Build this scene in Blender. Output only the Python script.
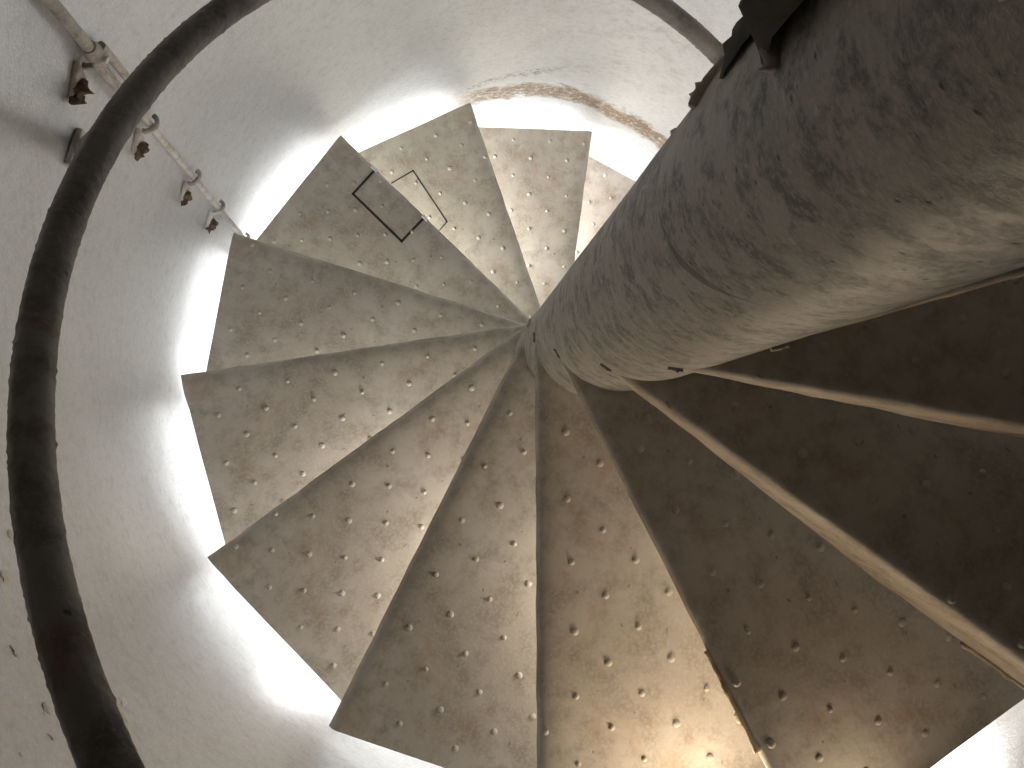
import bpy, bmesh, math, random
from mathutils import Vector, Matrix, noise
random.seed(4)
for o in list(bpy.data.objects): bpy.data.objects.remove(o)
COL = bpy.context.scene.collection
S = 0.75                      # metres per plan unit (stair radius)
PI = math.pi

# ------------------------------------------------------------------ camera
cam_d = bpy.data.cameras.new('camera'); cam = bpy.data.objects.new('camera', cam_d); COL.objects.link(cam)
cam_d.sensor_fit = 'HORIZONTAL'; cam_d.sensor_width = 36; cam_d.lens = 36*1128.26/1024
cam_d.clip_start = 0.02
CAM = Vector((-0.33984446, -0.26755223, 1.7384626))
Rm = Matrix(((0.99592316, -0.05336493, -0.07272722), (0.04830856, 0.99640493, -0.06959518), (0.07617971, 0.06579811, 0.99492073)))
M4 = Rm.to_4x4(); M4.translation = CAM*S
cam.matrix_world = M4
bpy.context.scene.camera = cam
F = 1128.26
def project(p):
    q = Rm.transposed() @ (p - CAM)
    return (512 + F*q.x/-q.z, 384 - F*q.y/-q.z, -q.z)

# ------------------------------------------------------------------ world, exposure, lights
w = bpy.data.worlds.new('world'); bpy.context.scene.world = w; w.use_nodes = True
w.node_tree.nodes['Background'].inputs[0].default_value = (0.5, 0.6, 0.75, 1)
w.node_tree.nodes['Background'].inputs[1].default_value = 0.05
vs = bpy.context.scene.view_settings
vs.view_transform = 'Standard'; vs.look = 'None'; vs.gamma = 1; vs.use_curve_mapping = False
vs.exposure = 0.06
def area(name, loc, target, size, power, col, sy=None):
    l = bpy.data.lights.new(name, 'AREA'); l.energy = power; l.color = col
    l.shape = 'RECTANGLE' if sy else 'DISK'; l.size = size
    if sy: l.size_y = sy
    o = bpy.data.objects.new(name, l); COL.objects.link(o)
    o.location = Vector(loc)*S
    d = (Vector(target)-Vector(loc)); o.rotation_euler = d.to_track_quat('-Z', 'Y').to_euler()
    return o
def point(name, loc, power, col, rad=0.06):
    l = bpy.data.lights.new(name, 'POINT'); l.energy = power; l.color = col; l.shadow_soft_size = rad
    o = bpy.data.objects.new(name, l); COL.objects.link(o); o.location = Vector(loc)*S
    return o
area('floor_light', (0, 0, -3.75), (0, 0, 0), 1.5, 8, (0.96, 0.98, 1.0))
# unseen lights added below the treads to light the stair from underneath
def stair_fill(k, r, dz, power, c, rad=.06):
    a = 5.7046807-.469412*k+.25
    point('stair_fill', (r*math.cos(a), r*math.sin(a), -.26475*k-dz), power, c, rad)
for k_, pw_, c_ in ((1, .7, (1.0, .88, .72)), (2, 2.5, (1.0, .92, .80)), (3, 3.0, (1.0, .94, .86)), (4, 2.8, (.98, .96, .92)), (5, 1.2, (.96, .97, .97)),
                    (6, 1.2, (.95, .98, .95)), (7, 5.0, (.97, 1.0, .92)), (8, 6.6, (.97, .98, .96)), (9, 9.2, (.97, .96, 1.0))):
    stair_fill(k_, .6, .16, pw_, c_)
stair_fill(4, .9, .35, .45, (1.0, .96, .92), .04)
stair_fill(6, .9, .35, .15, (.96, .98, 1.0), .04)
def wall_fill(deg, z, power, size):  # unseen warm lights added at the wall, no fixture there
    a = math.radians(deg)
    area('wall_fill_light', (1.025*math.cos(a), 1.025*math.sin(a), z), (0, 0, z+.45), size, power, (1.0, 0.80, 0.58))
wall_fill(-76, -.37, 2.2, .2)
wall_fill(-62, -.14, .42, .16)
stair_fill(1, .9, .35, .7, (1.0, .94, .88), .04)

# ------------------------------------------------------------------ constants of the stair
TH0, DT, H, R0, RC = 5.7046807, 0.4694120, 0.2647503, 1.0, 0.1309
RW = 1.042
ZF = -3.9
ZT = 6.0

# ------------------------------------------------------------------ material helper
def nodes(name):
    m = bpy.data.materials.new(name); m.use_nodes = True
    nt = m.node_tree; nt.nodes.clear()
    out = nt.nodes.new('ShaderNodeOutputMaterial'); b = nt.nodes.new('ShaderNodeBsdfPrincipled')
    nt.links.new(b.outputs[0], out.inputs[0])
    return m, nt, b
class G:
    """tiny node-graph writer"""
    def __init__(s, nt): s.nt = nt
    def n(s, t, **kw):
        x = s.nt.nodes.new(t)
        for k, v in kw.items(): setattr(x, k, v)
        return x
    def put(s, sock, v):
        if hasattr(v, 'is_output') or isinstance(v, bpy.types.NodeSocket): s.nt.links.new(v, sock)
        else: sock.default_value = v
    def math(s, op, a, b=0.0, c=None, clamp=False):
        x = s.n('ShaderNodeMath', operation=op, use_clamp=clamp)
        s.put(x.inputs[0], a); s.put(x.inputs[1], b)
        if c is not None: s.put(x.inputs[2], c)
        return x.outputs[0]
    def coord(s, kind='Object'): return s.n('ShaderNodeTexCoord').outputs[kind]
    def noise(s, vec, scale, detail=3, rough=0.6, dist=0.0):
        x = s.n('ShaderNodeTexNoise'); s.put(x.inputs['Vector'], vec)
        x.inputs['Scale'].default_value = scale; x.inputs['Detail'].default_value = detail
        x.inputs['Roughness'].default_value = rough; x.inputs['Distortion'].default_value = dist
        return x.outputs['Fac']
    def vor(s, vec, scale):
        x = s.n('ShaderNodeTexVoronoi'); s.put(x.inputs['Vector'], vec); x.inputs['Scale'].default_value = scale
        return x.outputs['Distance']
    def ramp(s, v, lo, hi, a=0.0, b=1.0):
        x = s.n('ShaderNodeMapRange'); s.put(x.inputs[0], v)
        x.inputs[1].default_value = lo; x.inputs[2].default_value = hi; x.inputs[3].default_value = a; x.inputs[4].default_value = b
        return x.outputs[0]
    def mix(s, f, a, b, mode='MIX'):
        x = s.n('ShaderNodeMix', data_type='RGBA', blend_type=mode)
        s.put(x.inputs[0], f); s.put(x.inputs[6], a); s.put(x.inputs[7], b)
        return x.outputs[2]
    def bump(s, h, strength, dist, prev=None):
        x = s.n('ShaderNodeBump'); x.inputs['Strength'].default_value = strength; x.inputs['Distance'].default_value = dist
        s.put(x.inputs['Height'], h)
        if prev is not None: s.put(x.inputs['Normal'], prev)
        return x.outputs[0]
def rgb(a, b, c): return (a, b, c, 1)

def paint(name, base, dark, light, speck, rough=0.5, rusty=0.35, bumpy=1.0):
    m, nt, b = nodes(name); g = G(nt); v = g.coord()
    big = g.noise(v, 4.5, 4, 0.6, 0.4)
    mid = g.noise(v, 22, 5, 0.65)
    fin = g.noise(v, 160, 3, 0.7)
    c = g.mix(g.ramp(big, 0.40, 0.62), base, light)
    c = g.mix(g.ramp(mid, 0.46, 0.64, 0, 0.62), c, dark)
    c = g.mix(g.ramp(fin, 0.48, 0.62, 0, 0.5), c, light)
    rs = g.noise(v, 9, 6, 0.7, 1.2)
    c = g.mix(g.ramp(rs, 0.55, 0.68, 0, rusty), c, speck)
    sp = g.vor(v, 70)
    c = g.mix(g.ramp(sp, 0.06, 0.13, 0.6, 0), c, light)
    pit = g.vor(g.mix(0.08, v, g.n('ShaderNodeTexNoise').outputs['Color']), 26)
    c = g.mix(g.ramp(pit, 0.05, 0.09, 0.8, 0), c, dark)
    g.put(b.inputs['Base Color'], c)
    g.put(b.inputs['Roughness'], g.ramp(mid, 0.3, 0.7, rough-0.08, rough+0.12))
    b.inputs['Specular IOR Level'].default_value = 0.35
    h = g.math('ADD', g.math('MULTIPLY', mid, 0.5), g.math('MULTIPLY', fin, 0.35))
    h = g.math('SUBTRACT', h, g.ramp(pit, 0.03, 0.08, 0.35, 0))
    g.put(b.inputs['Normal'], g.bump(h, 0.35*bumpy, 0.003))
    return m

MT = paint('tread_paint', rgb(.50, .445, .375), rgb(.30, .25, .195), rgb(.61, .56, .49), rgb(.40, .25, .13))
ME = paint('nosing_paint', rgb(.46, .37, .27), rgb(.25, .19, .13), rgb(.60, .50, .38), rgb(.30, .16, .08), rough=.6)
MR = paint('rail_paint', rgb(.16, .145, .13), rgb(.05, .045, .04), rgb(.24, .22, .20), rgb(.20, .08, .04), rough=.45, rusty=.6, bumpy=1.6)
MK = paint('conduit_paint', rgb(.50, .47, .43), rgb(.22, .18, .14), rgb(.62, .59, .55), rgb(.16, .08, .05), rough=.5, rusty=.7)
MRU = paint('rust', rgb(.12, .075, .05), rgb(.04, .03, .025), rgb(.20, .14, .10), rgb(.16, .07, .03), rough=.8, rusty=.9, bumpy=2)
MD = paint('dark_steel_and_shade', rgb(.035, .033, .03), rgb(.02, .02, .02), rgb(.06, .055, .05), rgb(.09, .05, .03), rough=.8, rusty=.6)
MW = paint('white_paint', rgb(.85, .82, .76), rgb(.60, .56, .50), rgb(.92, .90, .86), rgb(.3, .16, .08), rough=.5)

def wall_material():
    m, nt, b = nodes('silver_wall_paint'); g = G(nt); v = g.coord()
    sep = g.n('ShaderNodeSeparateXYZ'); g.put(sep.inputs[0], v)
    X, Y, Z = sep.outputs
    ang = g.math('ARCTAN2', Y, X); z = g.math('DIVIDE', Z, S)
    fin = g.noise(v, 230, 3, 0.7); mid = g.noise(v, 55, 5, 0.7); big = g.noise(v, 3.2, 4, 0.6, 0.5)
    c = g.mix(g.ramp(big, 0.35, 0.7), rgb(.72, .745, .77), rgb(.80, .83, .86))
    c = g.mix(g.ramp(fin, 0.48, 0.62, 0, 0.6), c, rgb(.93, .93, .94))
    c = g.mix(g.ramp(mid, 0.5, 0.68, 0, 0.3), c, rgb(.50, .49, .48))
    # brushed-on rubbed streaks, slanting with the stair
    # stain band left by old dirt, height follows the angle
    cv = g.n('ShaderNodeFloatCurve')
    g.put(cv.inputs[1], g.ramp(ang, 0.9, 2.0))
    pts = [(0.9, -2.35), (1.12, -2.275), (1.24, -2.235), (1.32, -2.21), (1.41, -2.155), (1.56, -2.125), (1.645, -2.135), (1.74, -2.17), (2.0, -2.2)]
    cur = cv.mapping.curves[0]
    P = [((a-0.9)/1.1, (zz+2.4)) for a, zz in pts]
    cur.points[0].location = P[0]; cur.points[1].location = P[-1]
    for p in P[1:-1]: cur.points.new(*p)
    cv.mapping.update()
    d = g.math('SUBTRACT', z, g.math('SUBTRACT', cv.outputs[0], 2.4))
    nv = g.noise(v, 14, 6, 0.75)
    d2 = g.math('ADD', d, g.ramp(nv, 0.3, 0.7, -0.045, 0.045))
    band = g.math('SUBTRACT', 1.0, g.math('DIVIDE', g.math('ABSOLUTE', d2), 0.085), clamp=True)
    win = g.math('MULTIPLY', g.ramp(ang, 0.98, 1.10), g.ramp(ang, 1.90, 1.78))
    gr = g.noise(v, 75, 5, 0.8)
    msk = g.math('MULTIPLY', g.math('MULTIPLY', g.ramp(band, 0.0, 0.45), win), g.ramp(gr, 0.33, 0.50))
    c = g.mix(g.math('MULTIPLY', msk, 0.9), c, g.mix(g.ramp(gr, .45, .65), rgb(.36, .23, .11), rgb(.17, .10, .05)))
    # second thin grimy scrape above it
    d3 = g.math('SUBTRACT', z, g.math('MULTIPLY_ADD', ang, -0.62, -0.945))
    d3 = g.math('ADD', d3, g.ramp(nv, 0.3, 0.7, -0.04, 0.04))
    b3 = g.math('SUBTRACT', 1.0, g.math('DIVIDE', g.math('ABSOLUTE', d3), 0.03), clamp=True)
    w3 = g.math('MULTIPLY', g.ramp(ang, 1.45, 1.6), g.ramp(ang, 1.95, 1.85))
    m3 = g.math('MULTIPLY', g.math('MULTIPLY', b3, w3), g.ramp(gr, 0.46, 0.6))
    c = g.mix(g.math('MULTIPLY', m3, 0.8), c, rgb(.20, .17, .14))
    # faint brown wash higher up on the far side
    w4 = g.math('MULTIPLY', g.ramp(ang, 1.0, 1.25), g.ramp(ang, 1.75, 1.5))
    w4 = g.math('MULTIPLY', w4, g.math('MULTIPLY', g.ramp(z, -2.15, -1.8), g.ramp(z, -0.9, -1.4)))
    m4 = g.math('MULTIPLY', w4, g.ramp(g.noise(v, 17, 6, .75), 0.5, 0.75, 0, .55))
    c = g.mix(m4, c, rgb(.40, .32, .24))
    # flaked paint spots near the viewer
    fl = g.vor(v, 16); fl2 = g.noise(v, 60, 4, .7)
    near = g.ramp(z, -0.15, 0.1)
    mf = g.math('MULTIPLY', g.math('MULTIPLY', g.ramp(g.math('ADD', fl, g.math('MULTIPLY', fl2, .25)), 0.2, 0.3, 1, 0), near), .6)
    c = g.mix(mf, c, rgb(.85, .80, .70))
    g.put(b.inputs['Base Color'], c)
    b.inputs['Metallic'].default_value = 0.7
    g.put(b.inputs['Roughness'], g.ramp(mid, 0.3, 0.7, 0.30, 0.42))
    h = g.math('ADD', g.math('MULTIPLY', fin, 0.6), g.math('MULTIPLY', mid, 0.4))
    h = g.math('ADD', h, g.math('MULTIPLY', mf, 0.8))
    g.put(b.inputs['Normal'], g.bump(h, 0.3, 0.004))
    return m

def column_material():
    m, nt, b = nodes('column_paint'); g = G(nt); v = g.coord()
    sep = g.n('ShaderNodeSeparateXYZ'); g.put(sep.inputs[0], v)
    X, Y, Z = sep.outputs
    ang = g.math('ARCTAN2', Y, X); z = g.math('ADD', g.math('DIVIDE', Z, S), -3.9)
    big = g.noise(v, 7, 5, 0.65, 0.6); mid = g.noise(v, 38, 6, 0.7, 0.3); fin = g.noise(v, 200, 3, 0.7)
    c = g.mix(g.ramp(big, 0.36, 0.66), rgb(.38, .345, .295), rgb(.50, .455, .39))
    c = g.mix(g.ramp(mid, 0.46, 0.60, 0, 0.85), c, rgb(.18, .175, .145))
    c = g.mix(g.ramp(fin, 0.48, 0.62, 0, 0.45), c, rgb(.60, .55, .48))
    pit = g.vor(v, 55)
    c = g.mix(g.ramp(pit, 0.07, 0.14, 0.75, 0), c, rgb(.07, .055, .045))
    c = g.mix(g.ramp(g.vor(v, 38), 0.07, 0.12, 0.5, 0), c, rgb(.68, .62, .54))
    # long curved scar in the paint: angle runs -2.76 .. -2.03, height .69 .. .77
    cv = g.n('ShaderNodeFloatCurve'); g.put(cv.inputs[1], g.ramp(ang, -2.8, -1.9))
    P = [(0, 0.29), (0.05, 0.291), (0.30, 0.306), (0.61, 0.34), (0.85, 0.372), (1, 0.39)]
    cur = cv.mapping.curves[0]
    cur.points[0].location = P[0]; cur.points[1].location = P[-1]
    for p in P[1:-1]: cur.points.new(*p)
    cv.mapping.update()
    d = g.math('SUBTRACT', z, g.math('ADD', cv.outputs[0], 0.4))
    wd = g.n('ShaderNodeFloatCurve'); g.put(wd.inputs[1], g.ramp(ang, -2.8, -1.9))
    cur = wd.mapping.curves[0]; W = [(0, 0.0), (0.12, .45), (0.35, .9), (0.7, .45), (1, 0.0)]
    cur.points[0].location = W[0]; cur.points[1].location = W[-1]
    for p in W[1:-1]: cur.points.new(*p)
    wd.mapping.update()
    sc = g.math('SUBTRACT', g.math('MULTIPLY', wd.outputs[0], 0.013), g.math('ABSOLUTE', d))
    sc = g.ramp(sc, 0.0, 0.003)
    sc = g.math('MULTIPLY', sc, g.math('MULTIPLY', g.ramp(ang, -2.80, -2.76), g.ramp(ang, -1.95, -2.2, 0, 1)))
    c = g.mix(g.math('MULTIPLY', sc, .75), c, rgb(.12, .095, .07))
    g.put(b.inputs['Base Color'], c)
    g.put(b.inputs['Roughness'], g.ramp(mid, 0.3, 0.7, 0.42, 0.62))
    h = g.math('ADD', g.math('MULTIPLY', mid, 0.9), g.math('MULTIPLY', fin, 0.3))
    h = g.math('SUBTRACT', h, g.ramp(pit, 0.03, 0.1, 0.5, 0))
    h = g.math('SUBTRACT', h, g.math('MULTIPLY', sc, 0.4))
    g.put(b.inputs['Normal'], g.bump(h, 0.4, 0.003))
    return m
MWALL = wall_material(); MCOL = column_material()
def concrete():
    m, nt, b = nodes('concrete'); g = G(nt); v = g.coord()
    c = g.mix(g.noise(v, 12, 6, .7), rgb(.38, .36, .33), rgb(.55, .53, .5))
    g.put(b.inputs['Base Color'], c); b.inputs['Roughness'].default_value = .85
    g.put(b.inputs['Normal'], g.bump(g.noise(v, 60, 5, .7), .4, .004)); return m
MF = concrete()

# ------------------------------------------------------------------ mesh helpers
def obj(name, bm, mat, parent=None, smooth=None):
    me = bpy.data.meshes.new(name); bm.to_mesh(me); bm.free()
    if mat: me.materials.append(mat)
    if smooth is not None:
        for p in me.polygons: p.use_smooth = True
        if smooth < 179: me.set_sharp_from_angle(angle=math.radians(smooth))
    o = bpy.data.objects.new(name, me); COL.objects.link(o)
    if parent: o.parent = parent
    return o
def struct(name, bm, mat, smooth=None):
    o = obj(name, bm, mat, None, smooth); o['kind'] = 'structure'; return o
def tag(o, label, cat, group=None):
    o['label'] = label; o['category'] = cat
    if group: o['group'] = group
    return o
def grid(bm, rows, close=False, flip=False):
    V = [[bm.verts.new(p) for p in r] for r in rows]
    for i in range(len(V)-1):
        n = len(V[i])
        for j in range(n if close else n-1):
            q = [V[i][j], V[i][(j+1) % n], V[i+1][(j+1) % n], V[i+1][j]]
            if flip: q.reverse()
            bm.faces.new(q)
    return V
def tube(bm, path, rad, n=12, rough=0.0, cap=True, seed=0, fr=40):
    rows = []
    for i, p in enumerate(path):
        a = path[max(i-1, 0)]; b = path[min(i+1, len(path)-1)]
        t = (b-a).normalized(); up = Vector((0, 0, 1)) if abs(t.z) < .9 else Vector((1, 0, 0))
        s = t.cross(up).normalized(); q = s.cross(t)
        r = rad[i] if isinstance(rad, (list, tuple)) else rad
        row = []
        for j in range(n):
            d = s*math.cos(2*PI*j/n)+q*math.sin(2*PI*j/n)
            k = r
            if rough:
                e = noise.noise((p+d*r)*fr+Vector((seed, 0, 0)))
                k += rough*(e if e > 0 else .3*e)
                e2 = noise.noise((p+d*r)*fr*2.7+Vector((0, seed, 0)))
                if e2 > .35: k += rough*(e2-.35)*3.5
            row.append(p+d*k)
        rows.append(row)
    V = grid(bm, rows, close=True)
    if cap:
        bm.faces.new(list(reversed(V[0]))); bm.faces.new(V[-1])
def box(bm, c, ax, ay, az):
    c = Vector(c); v = []
    for k in (-1, 1):
        for j in (-1, 1):
            for i in (-1, 1): v.append(bm.verts.new(c+Vector(ax)*i+Vector(ay)*j+Vector(az)*k))
    for f in ((0, 2, 3, 1), (4, 5, 7, 6), (0, 1, 5, 4), (2, 6, 7, 3), (0, 4, 6, 2), (1, 3, 7, 5)):
        bm.faces.new([v[i] for i in f])
def fix(bm): bmesh.ops.recalc_face_normals(bm, faces=bm.faces)
def blob(bm, c, r, seed=0, sub=2, amp=.5):
    ret = bmesh.ops.create_icosphere(bm, subdivisions=sub, radius=1)
    for v in ret['verts']:
        k = 1+amp*noise.noise(v.co*1.7+Vector((seed*3.1, seed, 0)))
        v.co = Vector(c)+Vector((v.co.x*r[0], v.co.y*r[1], v.co.z*r[2]))*k

# ------------------------------------------------------------------ structure: round shaft
def cyl_wall():
    bm = bmesh.new(); N = 192; zs = [ZF + (ZT-ZF)*i/60 for i in range(61)]
    rows = []
    for z in zs:
        rows.append([Vector((RW*math.cos(2*PI*j/N), RW*math.sin(2*PI*j/N), z))*S for j in range(N)])
    V = grid(bm, rows, close=True, flip=True)
    ro = []
    for z in (ZF, ZT):
        ro.append([Vector(((RW+.06)*math.cos(2*PI*j/N), (RW+.06)*math.sin(2*PI*j/N), z))*S for j in range(N)])
    grid(bm, ro, close=True)
    return bm
struct('wall_round', cyl_wall(), MWALL, 180)
def disc(z0, z1, r):
    bm = bmesh.new()
    bmesh.ops.create_cone(bm, cap_ends=True, segments=96, radius1=r*S, radius2=r*S, depth=(z1-z0)*S)
    bmesh.ops.translate(bm, verts=bm.verts, vec=(0, 0, (z0+z1)/2*S)); return bm
struct('floor', disc(ZF-.1, ZF, RW+.06), MF)
struct('ceiling', disc(ZT, ZT+.1, RW+.06), MD)

# ------------------------------------------------------------------ staircase
stair = bpy.data.objects.new('spiral_staircase', None); COL.objects.link(stair)
stair.location = (0, 0, ZF*S)
tag(stair, 'grey-beige steel spiral staircase winding down around a thick round column', 'staircase')
INV = Matrix.Translation((0, 0, -ZF*S))
bm = bmesh.new()
rows = []; N = 72
for i in range(201):
    z = ZF+.0+(ZT-ZF)*i/200
    row = []
    for j in range(N):
        a = 2*PI*j/N; p = Vector((math.cos(a), math.sin(a), 0))
        e = noise.noise(Vector((p.x*2.2, p.y*2.2, z*3)))*.0005 + noise.noise(Vector((p.x*6, p.y*6, z*9)))*.0003
        row.append((p*(RC+e)+Vector((0, 0, z-ZF)))*S)
    rows.append(row)
V = grid(bm, rows, close=True); bm.faces.new(list(reversed(V[0]))); bm.faces.new(V[-1])
col = obj('column', bm, MCOL, stair, 180)

LIP = {-5: 1, -4: 1, -3: 1, -2: .75, -1: .85, 0: 1.0}
ADJ = {-2: (-.034, 0), -1: (-.0071, -.003), 0: (.010, .0175), 1: (-.009, 0), 2: (-.0018, -.007), 3: (.0026, .006), 4: (0, -.005), 5: (-.0117, .0046), 6: (.007, -.004), 7: (.0024, .002), 8: (0, .004), 9: (.0025, .003)}
SQ = {1: (48, .09, .0041, -.0336), 2: (47, .0935, -.0105, -.0043), 3: (47, .0925, -.0115, -.0225), 4: (48, .0885, .0093, .033), 5: (46, .0905, -.0036, -.0266),
      6: (48, .0915, -.0081, -.0366), 7: (49, .087, .0091, .0162), 8: (48.5, .091, -.0083, -.0405), 9: (51, .0945, .0403, .0453)}
D = .1297
FREE0, FREE1 = Vector((-.012, -D)), Vector((1.0, -D))
BACK0, BACK1 = Vector((-.03, .127)), Vector((.939, .367))
def tread_mesh(k):
    bm = bmesh.new()
    NS = 40
    big = LIP.get(k, 0)
    rows = []
    for i in range(NS+1):
        s = i/NS
        f = FREE0.lerp(FREE1, s); b = BACK0.lerp(BACK1, s)
        # outer edge is flame cut: tiny waviness
        lip = .026 if big == 0 else (.03 + big*.27*min(s, .62))
        e = noise.noise(Vector((s*17, k*3.3, 0)))*.0022 + noise.noise(Vector((s*60, k*7.1, 2)))*.0011
        e2 = noise.noise(Vector((s*22, k*5.3, 9)))*.004*(1 if big else .4)
        n = (b-f).normalized()
        def P(y, z): q = f+n*y; return Vector((q.x, q.y, z))
        row = [P(.012, -lip-e2), P(.001+e, -lip-e2), P(e, min(-lip+.01, -.022)), P(e, -.020), P(.0025+e, -.0125), P(.008+e, -.007), P(.018, -.0032), P(.034, -.0010), P(.058, 0)]
        L = (b-f).length
        for q in (.2, .4, .6, .8): row.append(P(max(L*q, .058+.001*q), 0))
        row += [P(max(L-.002, .06), 0), P(max(L, .061), -.002), P(max(L, .061), -.024), P(.012, -.024)]
        rows.append(row)
    V = grid(bm, rows, close=True)
    # taper the inner end inside the column: caps
    bm.faces.new(V[0]); bm.faces.new(list(reversed(V[-1])))
    for v in bm.verts:
        # wavy outer cut
        if abs(v.co.x - FREE1.x) < 1 and v in V[-1]:
            v.co.x += noise.noise(v.co*30+Vector((k, 0, 0)))*.0025
    fix(bm)
    bmesh.ops.scale(bm, verts=bm.verts, vec=(S, S, S))
    return bm
def stud_mesh():
    bm = bmesh.new(); n = 10; prof = [(.0085, -.0006), (.0068, .0020), (.0045, .0042), (.0022, .0050)]
    rows = [[Vector((r*math.cos(2*PI*j/n), r*math.sin(2*PI*j/n), z))*S for j in range(n)] for r, z in prof]
    V = grid(bm, rows, close=True); bm.faces.new(V[-1])
    me = bpy.data.meshes.new('stud'); bm.to_mesh(me); bm.free(); me.materials.append(MT)
    for p in me.polygons: p.use_smooth = True
    return me
STUD = stud_mesh()
def inside(p):
    # margins inside the trapezoid
    t = (p.x-FREE0.x)/(FREE1.x-FREE0.x)
    if not (.14 < p.x): return False
    if p.y < -D+.012: return False
    bx = BACK0+(BACK1-BACK0)*((p.x-BACK0.x)/(BACK1.x-BACK0.x))
    if p.y > bx.y-.014: return False
    e = (BACK1-FREE1); nn = Vector((e.y, -e.x)).normalized()
    if (p-FREE1).dot(nn) > -.015: return False
    return p.length > RC+.012
def covered(p):
    # under the next higher tread: its free edge is this frame rotated by DT
    q = Vector((p.x*math.cos(-DT)-p.y*math.sin(-DT), p.x*math.sin(-DT)+p.y*math.cos(-DT)))
    return q.y > -D-.004
trees = {}
nstud = 0
for k in range(-7, 15):
    z = -H*k
    dth, dz = ADJ.get(k, (0, 0))
    if z < ZF+.1: continue
    bm = tread_mesh(k)
    t = obj('tread', bm, MT, stair, 28)
    th = TH0 - DT*k + dth
    T = Matrix.Translation(((0, 0, (z+dz-ZF)*S))) @ Matrix.Rotation(th, 4, 'Z')
    t.matrix_local = T
    trees[k] = t
    # front lip faces get the browner nosing paint
    t.data.materials.append(ME)
    for p in t.data.polygons:
        if p.normal.y < -.75 and p.center.y < -D*S+.01: p.material_index = 1
    a, sp, p0, p1 = SQ.get(k, (47.5, .091, random.uniform(0, .09), random.uniform(0, .09)))
    a = math.radians(a)
    extra = []
    for i in range(-14, 15):
        for j in range(-14, 15):
            u_, v_ = i*sp+p0, j*sp+p1
            p = Vector((u_*math.cos(a)-v_*math.sin(a), u_*math.sin(a)+v_*math.cos(a)))
            p += Vector((random.gauss(0, .0016), random.gauss(0, .0016)))
            if not inside(p): continue
            wpt = Matrix.Rotation(th, 4, 'Z') @ Vector((p.x, p.y-0, 0)); wpt.z = z
            px, py, dd = project(wpt)
            if -1 <= k <= 9 and dd > 0 and -8 < px < 1032 and -8 < py < 776 and not covered(p) and nstud < 299:
                o = bpy.data.objects.new('stud', STUD); COL.objects.link(o); o.parent = t
                sc = random.uniform(.72, 1.08)
                o.location = Vector((p.x, p.y, 0))*S; o.scale = (sc, sc, random.uniform(.8, 1.15)); nstud += 1
            else: extra.append(p)
    if extra:
        bm = bmesh.new()
        for p in extra:
            n = 6; prof = [(.0095, -.0006), (.0070, .0022), (.0026, .0046)]
            V = grid(bm, [[Vector((p.x+r*math.cos(2*PI*q/n), p.y+r*math.sin(2*PI*q/n), zz))*S for q in range(n)] for r, zz in prof], close=True)
            bm.faces.new(V[-1])
        o = obj('studs', bm, MT, t, 180); o['kind'] = 'stuff'
print('STUDS', nstud)
# weld beads where the edges meet the column
def bead(k, a0, a1, r, z0):
    bm = bmesh.new(); n = 14
    path = [Vector((math.cos(a0+(a1-a0)*i/n)*(RC+.001), math.sin(a0+(a1-a0)*i/n)*(RC+.001), z0))*S for i in range(n+1)]
    tube(bm, path, r*S, 8, rough=r*.8*S, seed=k*3, fr=130)
    obj('weld_bead', bm, MT, trees[k], 180)
for k in range(-5, 10):
    bead(k, -PI/2-.05, -PI/2+.10, .0040, -.014)
    bead(k, PI/2-.05, PI/2+.35, .007, -.010)

# rough plate ends of the treads above, welded round the column
def shell(k, a0, a1, r1, z0, z1, sd):
    bm = bmesh.new(); n = 14; rows = []
    for j in range(7):
        q = j/6; row = []
        for i in range(n+1):
            a = a0+(a1-a0)*i/n
            e = noise.noise(Vector((i*.9, j*.5, sd)))
            zz = z0+(z1-z0)*q + (e*.022 if j == 0 else 0)
            r_ = RC+(r1+e*.006)*min(1, math.sin(PI*min(max(i/n, .04), .96))*3)
            if j == 0: r_ = RC+.001
            row.append(Vector((r_*math.cos(a), r_*math.sin(a), zz))*S)
        rows.append(row)
    rows.append([Vector((RC*.9*math.cos(a0+(a1-a0)*i/n), RC*.9*math.sin(a0+(a1-a0)*i/n), z1))*S for i in range(n+1)])
    grid(bm, rows)
    bmesh.ops.translate(bm, verts=bm.verts, vec=(0, 0, -ZF*S)); fix(bm)
    o = obj('tread_end_plate', bm, MD, stair, 60); o['label'] = 'dark rough-edged tread end, in dark steel and painted shade'
shell(-4, 2.40, 3.16, .034, 1.02, 1.40, 3.3)
shell(-3, 2.20, 2.86, .010, .885, 1.04, 8.1)  # black band: tread underside in shadow, the shade painted as colour

# ragged weld left along the lower lip of two treads
for k, x0, x1, zz in ((0, .80, 1.0, -.195), (1, .60, .80, -.016)):
    bm = bmesh.new()
    tube(bm, [Vector((x0+(x1-x0)*i/40, -D-.001, zz))*S for i in range(41)], .0045*S, 8, rough=(.006 if k == 0 else .0032)*S, seed=k*2+int(x0*9), fr=75)
    fix(bm); o = obj('weld_bead', bm, ME, trees[k], 180); o['label'] = 'ragged weld bead along the tread edge'
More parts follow.
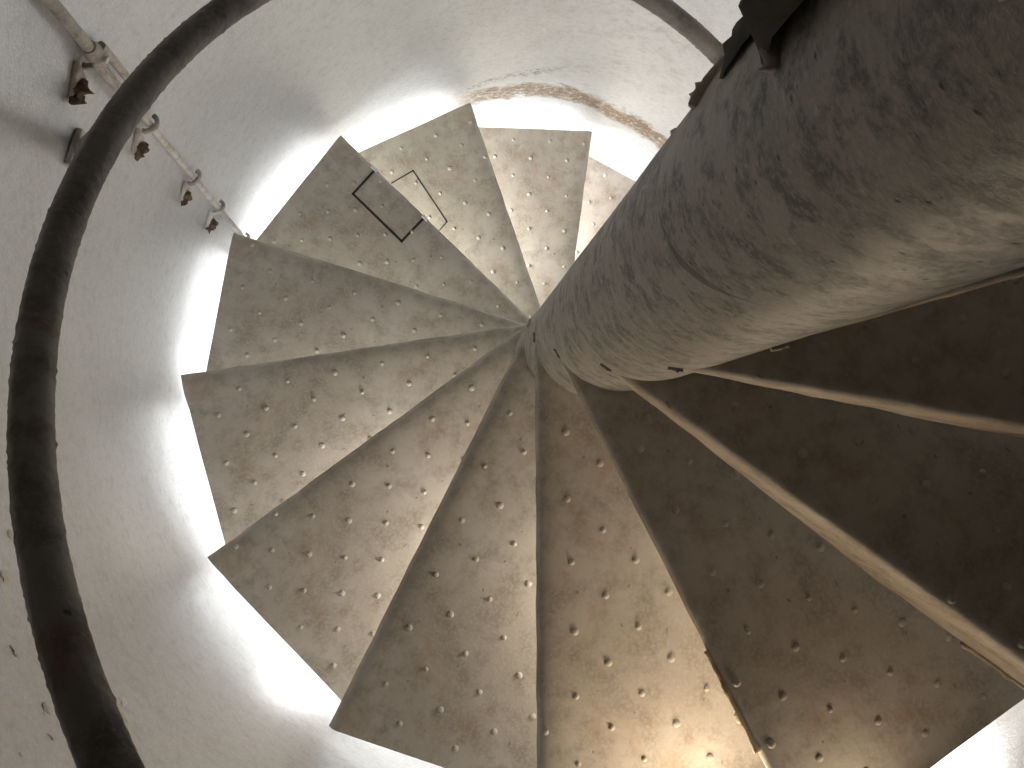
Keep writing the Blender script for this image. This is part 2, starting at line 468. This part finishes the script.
# flakes of raised paint on the wall near the viewer
bm = bmesh.new()
rnd = random.Random(11)
for i in range(70):
    a = rnd.uniform(-2.78, -2.30); z = rnd.uniform(-.12, .55); sz = rnd.choice((.003, .004, .006, .010, .013))
    c = Vector((RW*math.cos(a), RW*math.sin(a), z))*S
    t_ = Vector((-math.sin(a), math.cos(a), 0)); n_ = Vector((math.cos(a), math.sin(a), 0))
    ret = bmesh.ops.create_icosphere(bm, subdivisions=2, radius=1)
    for v in ret['verts']:
        k_ = 1+.9*noise.noise(v.co*1.6+Vector((i*3.7, 0, 0)))
        p = v.co*k_
        v.co = c+(t_*p.x*sz+Vector((0, 0, 1))*p.y*sz*1.2+n_*p.z*sz*.28)*S
fl_ = obj('paint_flakes', bm, MW, bpy.data.objects['wall_round'], 60); fl_['kind'] = 'stuff'

# inspection plate outlines on two treads, with two small white hinge pins
def panel(k, pts, dep, wid, mat):
    t = trees[k]; bm = bmesh.new(); c = sum((Vector(p) for p in pts), Vector((0, 0)))/len(pts)
    for a, b in zip(pts[:-1], pts[1:]):
        a = Vector(a); b = Vector(b); d = (b-a).normalized(); n = Vector((-d.y, d.x)); m = (a+b)/2
        box(bm, Vector((m.x, m.y, 0))*S, Vector((d.x, d.y, 0))*((b-a).length/2+wid*.5)*S, Vector((n.x, n.y, 0))*wid/2*S, Vector((0, 0, dep))*S)
    fix(bm)
    return obj('plate_outline', bm, mat, t)
panel(7, [(.842, -.126), (.836, -.018), (.619, -.018), (.622, -.126)], .0012, .0075, MD)['label'] = 'dark seam of a small rectangular plate'
panel(8, [(.812, .222), (.831, .139), (.626, .085), (.606, .118)], .001, .004, MD)['label'] = 'thin seam of a small rectangular plate'
for x in (.846, .620):
    bm = bmesh.new(); tube(bm, [Vector((x-.012, -.124, .003))*S, Vector((x+.010, -.124, .003))*S], .0055*S, 10)
    fix(bm); o = obj('hinge', bm, MW, trees[7], 40); o['label'] = 'small white hinge pin'

# ------------------------------------------------------------------ handrail
rail = bpy.data.objects.new('handrail', None); COL.objects.link(rail)
RR, RZ, RXO, RYO, RS = .765, 1.8495, -.0181, -.0013, .57938
T0 = -.5785046
def rp(t): return Vector((RXO+RR*math.cos(t), RYO+RR*math.sin(t), RZ+RS*(t-T0)))
rail.location = rp(-3.3)*S
tag(rail, 'thick dark rusty curved handrail pipe following the round wall', 'handrail')
iv = -rail.location
bm = bmesh.new()
ts = [-.9-i*.0055 for i in range(1336)]
ts = [t for t in ts if rp(t).z > ZF+1.2]
tube(bm, [rp(t)*S for t in ts],   .0224*S, 40, rough=.0013*S, fr=170)
bmesh.ops.translate(bm, verts=bm.verts, vec=iv); fix(bm)
obj('pipe', bm, MR, rail, 180)
def rail_bracket(t):
    c = rp(t); a = math.atan2(c.y, c.x)
    r = Vector((math.cos(a), math.sin(a), 0)); tn = Vector((-r.y, r.x, 0))
    bm = bmesh.new()
    L = RW-.004-c.xy.length
    tube(bm, [(c+Vector((0, 0, -.012)))*S, (c+r*L*.5+Vector((0, 0, -.30)))*S, (c+r*L+Vector((0, 0, -.578)))*S], [.020*S, .019*S, .018*S], 10, rough=.0015*S)
    bmesh.ops.translate(bm, verts=bm.verts, vec=iv); fix(bm)
    o = obj('bracket_arm', bm, MR, rail, 60)
    bm = bmesh.new(); w = (c+r*(L-.004)+Vector((0, 0, -.578)))*S
    box(bm, w, r*.006*S, tn*.035*S, Vector((0, 0, .055))*S)
    bmesh.ops.translate(bm, verts=bm.verts, vec=iv); fix(bm)
    bmesh.ops.bevel(bm, geom=bm.edges[:], offset=.0012, segments=1, affect='EDGES')
    p = obj('wall_plate', bm, MK, rail)
    for s in (-1, 1):
        bm = bmesh.new(); q = w+Vector((0, 0, .035*s))*S
        tube(bm, [q, q-r*.016*S], .008*S, 6); bmesh.ops.translate(bm, verts=bm.verts, vec=iv); fix(bm)
        obj('bolt', bm, MD, p)
for t in (-3.405, -1.5, -6.6): rail_bracket(t)

# ------------------------------------------------------------------ conduit on the wall
AC = 2.744
rr = Vector((math.cos(AC), math.sin(AC), 0)); tt = Vector((-rr.y, rr.x, 0))
conduit = bpy.data.objects.new('conduit_pipe', None); COL.objects.link(conduit)
conduit.location = (rr*(RW-.03)+Vector((0, 0, -2.4)))*S
tag(conduit, 'thin painted conduit pipe clipped straight down the round wall behind handrail', 'pipe')
ic = -conduit.location
def cp(z, off=.022, side=0.0): return (rr*(RW-off)+tt*side+Vector((0, 0, z)))*S
def add(name, bm, mat, parent=conduit, smooth=50):
    bmesh.ops.translate(bm, verts=bm.verts, vec=ic); fix(bm); return obj(name, bm, mat, parent, smooth)
bm = bmesh.new(); tube(bm, [cp(1.5-i*.05, .020) for i in range(35)], .0105*S, 12, rough=.0008*S); add('conduit', bm, MK)
bm = bmesh.new(); tube(bm, [cp(-.22-i*.05, .012) for i in range(45)], .0075*S, 10, rough=.0012*S); add('conduit', bm, MK)
# union box with dark clamp near the rail
bm = bmesh.new(); tube(bm, [cp(-.165, .022), cp(-.185, .022), cp(-.225, .022), cp(-.24, .022)], [.012*S, .0165*S, .0165*S, .012*S], 16, rough=.001*S); add('coupling', bm, MK)
bm = bmesh.new(); tube(bm, [cp(-.20, .036), cp(-.20, .046)], .0065*S, 12); o = add('bolt', bm, MW); o['label'] = 'pale bolt head'
bm = bmesh.new(); tube(bm, [cp(-.20, .024, -.018), cp(-.42, .024, -.020)], .008*S, 8); o = add('sleeve', bm, MK)
bm = bmesh.new(); tube(bm, [cp(-.20, .024, .012), cp(-.44, .024, .010)], .0065*S, 8); o = add('sleeve', bm, MK)
def clamp(z, s=1.0, seed=0):
    # saddle strap over the pipe plus an ear with a rusty screw on one side
    bm = bmesh.new()
    path = []
    for i in range(9):
        a = PI*i/8
        path.append(cp(z+.010*math.cos(a), .008+.018*s*math.sin(a), .021*s*math.cos(a)))
    tube(bm, path, .0055*s*S, 8, rough=.0022*S, seed=seed, fr=160)
    o = add('clamp', bm, MK)
    bm = bmesh.new()
    pts = [(.022, .030), (.030, -.016), (.074, -.026), (.066, -.004)]
    lo = [bm.verts.new(cp(z+b_*s, .002, a_*s)) for a_, b_ in pts]; hi = [bm.verts.new(cp(z+b_*s, .013, a_*s)) for a_, b_ in pts]
    bm.faces.new(lo); bm.faces.new(hi)
    for q in range(4): bm.faces.new([lo[q], lo[(q+1) % 4], hi[(q+1) % 4], hi[q]])
    fix(bm); bmesh.ops.bevel(bm, geom=bm.edges[:], offset=.001, segments=1, affect='EDGES')
    e = add('clamp_ear', bm, MK, o)
    bm = bmesh.new(); blob(bm, cp(z-.006*s, .018, .050*s), Vector((.013, .013, .011))*S*s, seed=seed+5, amp=.9)
    x = add('screw', bm, MRU, o); x['label'] = 'rusty dark screw'
    bm = bmesh.new(); blob(bm, cp(z-.012*s, .016, .066*s), Vector((.010, .010, .007))*S*s, seed=seed+2, amp=1)
    add('rust_lump', bm, MRU, o)
clamp(-.22, 1.2, 1); clamp(-.62, 1.0, 2); clamp(-1.07, .95, 3); clamp(-1.40, .95, 4); clamp(-1.85, .9, 5); clamp(.5, 1.2, 6)
